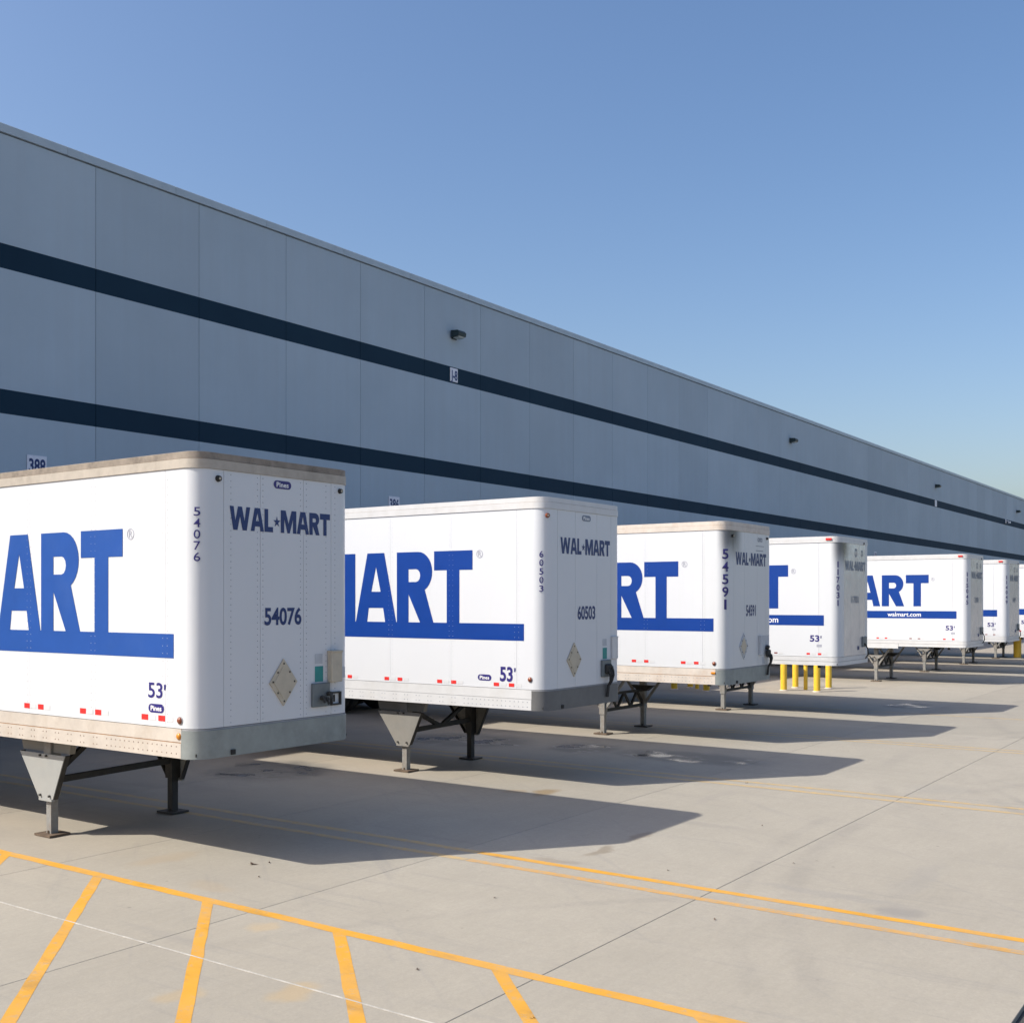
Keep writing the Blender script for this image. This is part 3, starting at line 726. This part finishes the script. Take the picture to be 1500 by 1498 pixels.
    if not steel:
        o = link("rivets", cached(('rv', ztr), rv), t); o["kind"] = "stuff"
        def rn():
            mb = MB()
            for x in (.432, .782, .856, 1.387, 1.473, 1.77, 1.91):
                z = 1.44
                while z < ztr - .03:
                    rivet(mb, (-HW + x, -.0005, z), (0, -1, 0), .0062, .006); z += .062
            return mb.mesh("nose_rivets", M['rivet_grey'])
        if k == 0:
            o = link("nose_rivets", cached('rn', rn), t); o["kind"] = "stuff"
        def rb():
            mb = MB(); y = .28; i = 0
            while y < LEN - .1:
                for z in (1.155, 1.225): rivet(mb, (-HW - .0145, y, z), (-1, 0, 0), .008, .007)
                i += 1; y += .075 if i < 16 else (.06 if i % 2 else .17)
            return mb.mesh("rail_rivets", M['rivet_rust'] if k == 0 else M['rivet_grey'])
        o = link("rail_rivets", rb(), t); o["kind"] = "stuff"
    # underframe: floor, crossmembers, rear frame and doors
    MB().box(-HW + .04, HW - .04, .05, LEN - .02, zb + .02, zb + .05).build("floor", M['dark_metal'], t)
    cmm = cached(('cross', zb), lambda: MB().box(-HW + .05, HW - .05, -.03, .03, zb - .055 + .05, zb + .019).mesh("crossmember", M['dark_metal']))
    for i in range(22):
        o = link("crossmember", cmm, t); o.location = (0, .55 + i * .58, 0)
    MB().box(-.45, .45, .35, 1.25, zb - .02, zb + .0).tube((0, .85, zb - .12), (0, .85, zb - .02), .04, 10).build("kingpin_plate", M['dark_metal'], t)
    for sgn in (-1, 1):
        MB().bevbox(min(sgn * .01, sgn * (HW - .03)), max(sgn * .01, sgn * (HW - .03)), LEN - .01, LEN + .03, 1.3, 4.0, .008).build("rear_door", side, t)
        MB().box(sgn * .55 - .05, sgn * .55 + .05, 8.0, 12.6, zb - .2, zb - .01).build("slider_rail", M['dark_metal'], t)
    for ya in (10.1, 11.15):
        ax = MB().tube((-.85, ya, .505), (.85, ya, .505), .065, 10).build("axle", M['dark_metal'], t)
        for x in (-.92, -.62, .62, .92): wheel_parts(t, x, ya, 1)
        for x in (-.42, .42): MB().box(x - .04, x + .04, ya - .3, ya + .3, .56, zb - .18).build("suspension", M['dark_metal'], t)
    landing_gear(t, P['gear'], P.get('yg', 2.76), zb, M[P.get('gus', 'gear_mid')])
    # ---- lettering on the near side
    blue = M[P['blue']]
    if not steel:
        hz = 1.072; z0 = 2.328; yT = P.get('yT', 1.153)
        vs, fs, wd = logo2d("WAL*MART", .012)
        o = on_side((vs, fs), yT + wd * hz, z0, hz, hz, .0035, "side_lettering", blue, t)
        yb = P.get('yb', .336); bar = outline2d([[(0, 0), (8.9 - yb, 0), (8.9 - yb, 1), (0, 1)]])
        on_side(bar, 8.9, 2.09, 1, .241, .0028, "side_bar", blue, t)
    else:
        hz = 1.01; z0 = 2.478; yT = 1.20
        vs, fs, wd = logo2d("WAL*MART", .05)
        on_side((vs, fs), yT + wd * 1.06, z0, 1.06, hz, .0035, "side_lettering", blue, t)
        bar = outline2d([[(0, 0), (8.55, 0), (8.55, 1), (0, 1)]]); on_side(bar, 8.9, 2.09, 1, .237, .0028, "side_bar", blue, t)
        tx = text2d("walmart.com", .012); wd = max(v[0] for v in tx[0]); on_side(tx, 2.50, 2.15, 1.06 / wd, .138, .005, "web_address", M['white_print'], t)
        yT = 1.20
    # registered mark: ring with an R
    cy, cz, rr = yT - .13, 3.34, .058
    ring = outline2d([arc(0, 0, 1, 1, 0, 342, 19), arc(0, 0, .84, .84, 0, 342, 19)])
    on_side(ring, cy, cz, rr, rr, .003, "registered_mark", M['pale_print'], t)
    on_side(text2d("R", .01), cy + .026, cz - .034, .07, .07, .003, "registered_letter", M['pale_print'], t)
    # 53' length mark
    y53, z53, h53 = P['f53']
    tx = text2d("53", .012 if k == 0 else .028); wd = max(v[0] for v in tx[0])
    on_side(tx, y53, z53, .225 / wd, h53, .0035, "length_mark", M[P['num']], t)
    on_side(outline2d([[(0, 0), (.022, 0), (.03, .055), (0, .055)]]), y53 - .25, z53 + h53 - .07, 1, 1, .0035, "foot_mark", M[P['num']], t)
    # maker's badge
    if not steel and k < 2:
        by, bz = (.608, 1.582) if k == 0 else (1.04, 1.545)
        on_side(outline2d([pill(.245, .088)]), by, bz, 1, 1, .003, "maker_badge", M['indigo'], t)
        tx = text2d("Pines", .02); wd = max(v[0] for v in tx[0]); on_side(tx, by + .085, bz - .024, .17 / wd, .05, .0045, "badge_lettering", M['white_print'], t)
        on_outline(outline2d([pill(.25, .085)]), SX(1.126), 3.876, 1, 1, .003, "maker_badge", M['indigo' if k == 0 else 'ghost'], t)
        on_outline(tx, SX(1.126 - .085), 3.852, .17 / wd, .05, .0045, "badge_lettering", M['white_print'], t)
    # conspicuity tape, red and white pairs
    zr = P['zr']
    rm = cached(('tape', P['tape']), lambda: MB().box(-.002, 0, -.052, .052, -.028, .028).mesh("reflector", M[P['tape']]))
    rd = cached('tape_dull', lambda: MB().box(-.002, 0, -.052, .052, -.022, .022).mesh("reflector", M['red_dull']))
    wm = cached('tapew', lambda: MB().box(-.0015, 0, -.05, .05, -.024, .024).mesh("white_reflector", M['tape_white']))
    for i in range(11):
        yc = P['yr'] + i * 1.05
        for q, yy in enumerate((yc, yc + .268)):
            o = link("reflector", rd if (steel and i % 3 == 1) or P.get('alldull') else rm, t); o.location = (-HW - .0012, yy, zr)
            o.scale = (1, P.get('rs', 1), P.get('rs', 1))
            o = link("white_reflector", wm, t); o.location = (-HW - .0012, yy - .125, zr - .002)
    # side marker lamps
    if not steel:
        for (y, z, m_) in ((.238, P['zl'], 'maroon'), (.25, 1.325, 'amber')):
            if k == 1 and m_ == 'amber': continue
            if k == 2 and m_ == 'amber':
                MB().bevbox(-HW - .028, -HW - .004, y - .045, y + .045, z - .02, z + .02, .006).build("marker_lamp", M['amber'], t); continue
            ll = MB().lathe([(.001, -.028), (.022, -.024), (.034, -.012), (.036, 0)], (-HW, y, z), 'x', 14).build("marker_lamp", M[m_], t, 40)
            MB().lathe([(.036, -.008), (.042, -.006), (.043, .002)], (-HW, y, z), 'x', 14).build("lamp_rim", M['seam_grey'], ll)
    else:
        rl = MB().bevbox(-HW - .035, -HW - .012, .16, .30, 4.03, 4.085, .008).build("marker_lamp", M['red'], t)
    # round bumper discs at the top of the nose
    dm = 'rubber' if not steel else 'rubber'
    if k == 0: ds = ((.268, 3.868, .034), (1.985, 3.88, .030))
    elif k == 1: ds = ((.14, 3.86, .036),)
    elif k == 2: ds = ((.268, 3.86, .032), (1.90, 3.88, .026))
    else: ds = ((1.72, 4.02, .028),)
    for x, z, r_ in ds:
        sx, sy, nx, ny = pos(SX(x) if x > CR else A * .7)
        c = Vector((sx, sy, z)); n = Vector((nx, ny, 0))
        dd = MB().tube(c, c + n * .03, r_, 14, r_ * .8).build("nose_lamp", M['rubber'] if k != 1 else M['maroon'], t, 40)
        MB().tube(c + n * .03, c + n * .036, r_ * .4, 10).build("lamp_screw", M['tan'], dd)
    # ---- nose lettering
    lm = M['navy'] if not steel else M['ghost']
    vs, fs, wd = logo2d("WAL*MART", .03)
    xw, ww, zw, hw_ = P['nl']
    on_outline((vs, fs), SX(xw), zw, ww / wd, hw_, .003, "nose_lettering", lm, t)
    tx = text2d(num, .028); wd = max(v[0] for v in tx[0])
    if not steel:
        on_outline(tx, SX(P['nn'][0]), P['nn'][1], P['nn'][2] / wd, P['nn'][3], .003, "nose_number", M['navy'], t)
    else:
        on_outline(tx, SX(.85), 2.60, .52 / wd, .17, .003, "nose_number", M['ghost'], t)
    # number running down the rounded corner
    s_c, ztop, pitch, dh, dw, bold = P['vn']
    for i, ch in enumerate(num):
        d2 = text2d(ch, bold); dwid = max(v[0] for v in d2[0])
        w_ = dw * (.40 if ch == '1' else 1)
        on_outline(d2, s_c - w_ / 2, ztop - dh - i * pitch, w_ / dwid, dh, .003 + w_ * w_ / (8 * CR), "corner_digit", M[P['num'] if not steel else 'indigo'], t)
    # ---- placard, document box, stickers and couplings on the nose
    def nb(x0, x1, z0, z1, d0, d1, name, mat, parent=t, bev=.006):
        return MB().bevbox(-HW + x0, -HW + x1, -d1, -d0, z0, z1, bev).build(name, mat, parent)
    dx = P.get('dx', 0)
    if not steel:
        pc = MB().prism([(-HW + 1.133 - .195 + dx, 1.80), (-HW + 1.133 + dx, 1.553), (-HW + 1.133 + .195 + dx, 1.80), (-HW + 1.133 + dx, 2.048)], 'y', -.016, -.001).build("placard_holder", M['tan' if k != 2 else 'paper'], t)
        pi_ = MB()
        cxp = -HW + 1.133 + dx
        pi_.prism([(cxp - .14, 1.80), (cxp - .01, 1.63), (cxp + .12, 1.80), (cxp - .01, 1.97)], 'y', -.021, -.017); pi_.build("placard", M['tan'], pc)
        cl = MB()
        for u_, v_ in ((-.5, .5), (.5, .5), (-.5, -.5), (.5, -.5), (0, .92), (.02, -.92), (-.9, .05), (.9, .02)):
            cl.box(cxp + u_ * .168 - .007, cxp + u_ * .168 + .007, -.022, -.0165, 1.80 + v_ * .215 - .009, 1.80 + v_ * .215 + .009)
        cl.build("clip", M['dark_metal'], pc)
        if k < 2:
            db = nb(1.79 + (.06 if k else 0), 1.955 + (.06 if k else 0), 1.765, 2.10, .001, .075 if k == 0 else .035, "document_box", M['tan'] if k == 0 else M['rail_white'])
            nb(1.785 + (.06 if k else 0), 1.96 + (.06 if k else 0), 2.09, 2.112, .001, .085 if k == 0 else .04, "box_lid", M['tan'] if k == 0 else M['rail_white'], db)
            nb(1.60, 1.715, 1.972, 2.08, .001, .004, "paper_label", M['paper'], t, .001)
            nb(1.60, 1.725, 1.775, 1.945, .001, .004, "teal_sticker", M['teal'], t, .001)
            pl_ = nb(1.54, 1.80, 1.505, 1.762, .001, .04, "connector_plate", M['box_grey'])
            for x, z in ((1.66, 1.60), (1.72, 1.58), (1.76, 1.64)):
                MB().tube((-HW + x, -.03, z), (-HW + x, -.085, z + .005), .024, 10).tube((-HW + x, -.08, z), (-HW + x, -.10, z - .05), .015, 8).build("air_coupling", M['dark_metal'], pl_, 40)
            if k == 0:
                fr = MB()
                for (x0, x1, z0, z1) in ((1.83, 1.985, 1.635, 1.652), (1.83, 1.985, 1.505, 1.522), (1.83, 1.848, 1.522, 1.635), (1.967, 1.985, 1.522, 1.635)):
                    fr.box(-HW + x0, -HW + x1, -.03, -.001, z0, z1)
                fr.build("socket_bracket", M['dark_metal'], t)
                nb(1.88, 1.90, 1.54, 1.62, .001, .02, "socket_pin", M['dark_metal'])
            nb(1.99, 2.07 if k == 0 else 2.05, 1.80, 1.92, .001, .003, "data_plate", M['paper'], t, .001)
        else:
            nb(1.50, 1.60, 1.60, 1.98, .001, .05, "document_box", M['paper'])
            dpl = nb(1.68, 2.02, 1.62, 1.98, .001, .003, "data_plate", M['paper'], t, .001)
            nb(1.68, 1.80, 1.42, 1.56, .001, .003, "warning_sticker", M['paper'], t, .001)
            MB().tube((-HW + 1.85, -.01, 1.75), (-HW + 1.86, -.07, 1.73), .045, 10).build("air_coupling", M['dark_metal'], t, 40)
            on_outline(text2d("OOO", .03), SX(1.45), 3.80, .07, .08, .003, "small_marking", M['ghost'], t)
            on_outline(outline2d([[(0, 0), (.36, 0), (.36, .012), (0, .012)], [(0, .09), (.4, .09), (.4, .1), (0, .1)]]), SX(1.36), 3.62, 1, 1, .003, "small_marking", M['ghost'], t)
        if k in (1, 2):
            x0 = 1.70 if k == 1 else 1.88
            hs = MB()
            for q, (ex, dz) in enumerate(((-.05, 0), (.03, .01), (.08, -.02))):
                pts = [(x0 + ex + .02 * q, -.06, 1.62 + dz), (x0 + ex * .8, -.10, 1.53), (x0 + ex * .4, -.09, 1.44), (x0 - .02 + .012 * q, -.05, 1.37), (x0 - .03 + .014 * q, -.035, 1.20)]
                for a, b in zip(pts[:-1], pts[1:]): hs.tube((-HW + a[0], a[1], a[2]), (-HW + b[0], b[1], b[2]), .016, 8)
            hs.bevbox(-HW + x0 - .10, -HW + x0 + .08, -.075, -.03, 1.55, 1.70, .02)
            hs.build("air_hose", M['rubber'], t)
    else:
        nb(1.60, 1.90, 1.56, 1.80, .001, .035, "connector_plate", M['box_grey'])
        nb(1.30, 1.38, 1.50, 1.59, .001, .015, "sticker", M['navy'], t, .002)
        hs = MB(); pts = [(1.70, -.04, 1.64), (1.80, -.08, 1.52), (1.84, -.08, 1.38), (1.76, -.04, 1.28)]
        for a, b in zip(pts[:-1], pts[1:]): hs.tube((-HW + a[0], a[1], a[2]), (-HW + b[0], b[1], b[2]), .015, 8)
        hs.build("air_hose", M['rubber'], t)
        for x, r_ in ((1.18, .08), (1.62, .06)):
            on_outline(outline2d([arc(0, 0, 1, 1, 0, 340, 17), arc(0, 0, .62, .62, 0, 340, 17)]), SX(x), 3.78, r_, r_ * 1.3, .003, "round_mark", M['ghost'], t)
        MB().box(-HW - .003, -HW - .001, .40, .52, 1.60, 1.66).build("load_sticker", M['pale_print'], t)
    return t

old = dict(kind='old', zb=1.11, gear='gusset')
T0 = dict(old, side='white_old', nose='white_old', rail='rail_beige', top='rail_dirty', lip='rail_grime', seam='rust_line', skirt='skirt', blue='blue', num='indigo',
          gus='gear_light', yg=2.82, f53=(.735, 1.685, .155), zr=1.487, yr=.522, tape='red', zl=1.481, nl=(.415, 1.415, 3.372, .238), nn=(.875, 2.40, .525, .19), vn=(A * .5, 3.575, .111, .086, .062, .004), yb=.336)
T1 = dict(old, side='white_mid', nose='white_mid', rail='rail_white', top='rail_white', seam='seam_grey', skirt='skirt_dark', blue='blue_deep', num='indigo',
          gus='gear_mid', f53=(.765, 1.50, .215), zr=1.455, yr=.56, tape='red', zl=1.545, nl=(.415, 1.40, 3.335, .235), nn=(.88, 2.38, .50, .205), vn=(A * .42, 3.36, .121, .092, .058, .010), yb=.345, yT=1.26, rs=.9, dx=-.36)
T2 = dict(old, side='white_old', corner='white_worn', nose='white_worn', rail='rail_rust', top='rail_rust', seam='rust_line', skirt='skirt', blue='blue_deep', num='indigo', soot=True,
          gear='brace', f53=(.765, -5, .01), zr=1.50, yr=.60, tape='red', zl=1.50, nl=(.42, 1.45, 3.33, .24), nn=(.90, 2.36, .46, .22), vn=(A * .55, 3.61, .232, .185, .12, .016), yb=.25, yT=.97, dx=-.36, rs=.9)
st = dict(kind='steel', zb=1.18, gear='brace', side='white_new', nose='steel_nose', rail='rail_white', top='rail_white', blue='blue_deep', num='indigo',
          f53=(.68, 1.72, .15), zr=1.44, yr=.45, tape='red', zl=1.5, nl=(.42, 1.45, 3.36, .22), vn=(A * .55, 3.55, .175, .135, .075, .02), rs=.75, yg=2.95)
T3 = dict(st, nose='steel_nose_soot', soot=True, corner='white_soot')
t0 = trailer(0, 8.77, "54076", T0, "nearest white box trailer numbered 54076 with tan top rail and grey skirt")
t1 = trailer(1, 8.66, "60503", T1, "white box trailer numbered 60503 with dark skirt, second from the nearest end")
t2 = trailer(2, 8.61, "54591", T2, "weathered white box trailer numbered 54591 with sooty top corner and large corner digits")
t3 = trailer(3, 8.55, "117031", T3, "white box trailer numbered 117031 with sooty polished nose, just before the yellow bollards")
t5 = trailer(5, 8.52, "115045", st, "white box trailer with web address bar fully visible, just past the empty bay")
t6 = trailer(6, 8.56, "114049", dict(st, alldull=True), "narrow visible white trailer with polished nose, second past the empty bay")
t7 = trailer(7, 8.56, "115112", st, "white trailer cut off by the frame edge, third past the empty bay")
t8 = trailer(8, 8.56, "114220", st, "farthest white trailer, seen only by its legs beneath the others")

# ------------------------------------------------------------------ bollards
def bollard(x, y, r, h, label, thin=False, group="yellow steel bollards"):
    o = empty("bollard" if not thin else "post", (x, y, 0)); tag(o, label, "bollard" if not thin else "post", group)
    MB().lathe([(r, 0), (r, h - r * .45), (r * .92, h - r * .2), (r * .6, h - .02), (.001, h)], (0, 0, 0), 'z', 20).build("pipe", M['bollard'], o, 45)
    if thin: MB().lathe([(r * 1.02, h * .62), (r * 1.5, h * .66), (r * 1.5, h * .74), (r * 1.02, h * .78)], (0, 0, 0), 'z', 16).build("collar", M['bollard'], o, 45)
    else: MB().lathe([(r * 1.35, 0), (r * 1.3, .02), (r, .03)], (0, 0, 0), 'z', 20).build("base_ring", M['rail_rust'], o, 45)
bollard(31.74, 12.53, .095, 1.2, "yellow bollard at the outer end of the five under trailer 117031")
bollard(32.94, 12.63, .09, 1.2, "yellow bollard behind, second from the left of the five under trailer 117031")
bollard(32.36, 12.09, .058, 1.15, "thin yellow post in the middle of the four sunlit bollards", True)
bollard(31.83, 11.55, .095, 1.2, "yellow bollard standing nearest, fourth from the left of the sunlit five")
bollard(33.27, 11.71, .092, 1.2, "yellow bollard at the nose end of the sunlit five")
bollard(30.22, 15.36, .095, 1.2, "shaded yellow bollard leftmost under the bottom rail of trailer 54591")
bollard(31.14, 15.28, .09, 1.2, "shaded yellow bollard second from the left under trailer 54591")
bollard(30.85, 14.91, .058, 1.15, "thin shaded yellow post among the bollards under trailer 54591", True)
bollard(30.19, 14.29, .095, 1.2, "shaded yellow bollard rightmost under the bottom rail of trailer 54591")
bollard(55.9, 10.75, .17, 1.35, "thick dark yellow bollard far off at the right frame edge")

# ------------------------------------------------------------------ puddles and loose bits in the shade of the second trailer
db = MB()
for (x, y, s_) in ((7.71, 8.64, .03), (7.85, 8.55, .014), (7.4, 8.2, .01), (9.9, 5.1, .01), (12.5, 5.2, .01), (15.3, 6.6, .012), (6.2, 5.2, .01), (5.9, 4.0, .008), (8.6, 4.0, .009), (10.9, 4.2, .01), (8.1, 5.9, .01)):
    for q in range(3):
        a_ = random.uniform(0, 6.28); xx, yy = x + random.uniform(-1, 1) * s_, y + random.uniform(-1, 1) * s_
        db.add([(xx + math.cos(a_ + i * 1.57) * s_ * (1.4 if i % 2 else .6), yy + math.sin(a_ + i * 1.57) * s_ * (1.4 if i % 2 else .6), .006 + .012 * (i == 1)) for i in range(4)], [(0, 1, 2, 3)])
o = db.build("litter", M['debris']); o["kind"] = "stuff"; tag(o, "scattered dry leaf bits on the sunlit concrete", "litter")
print("objects", len(bpy.data.objects))
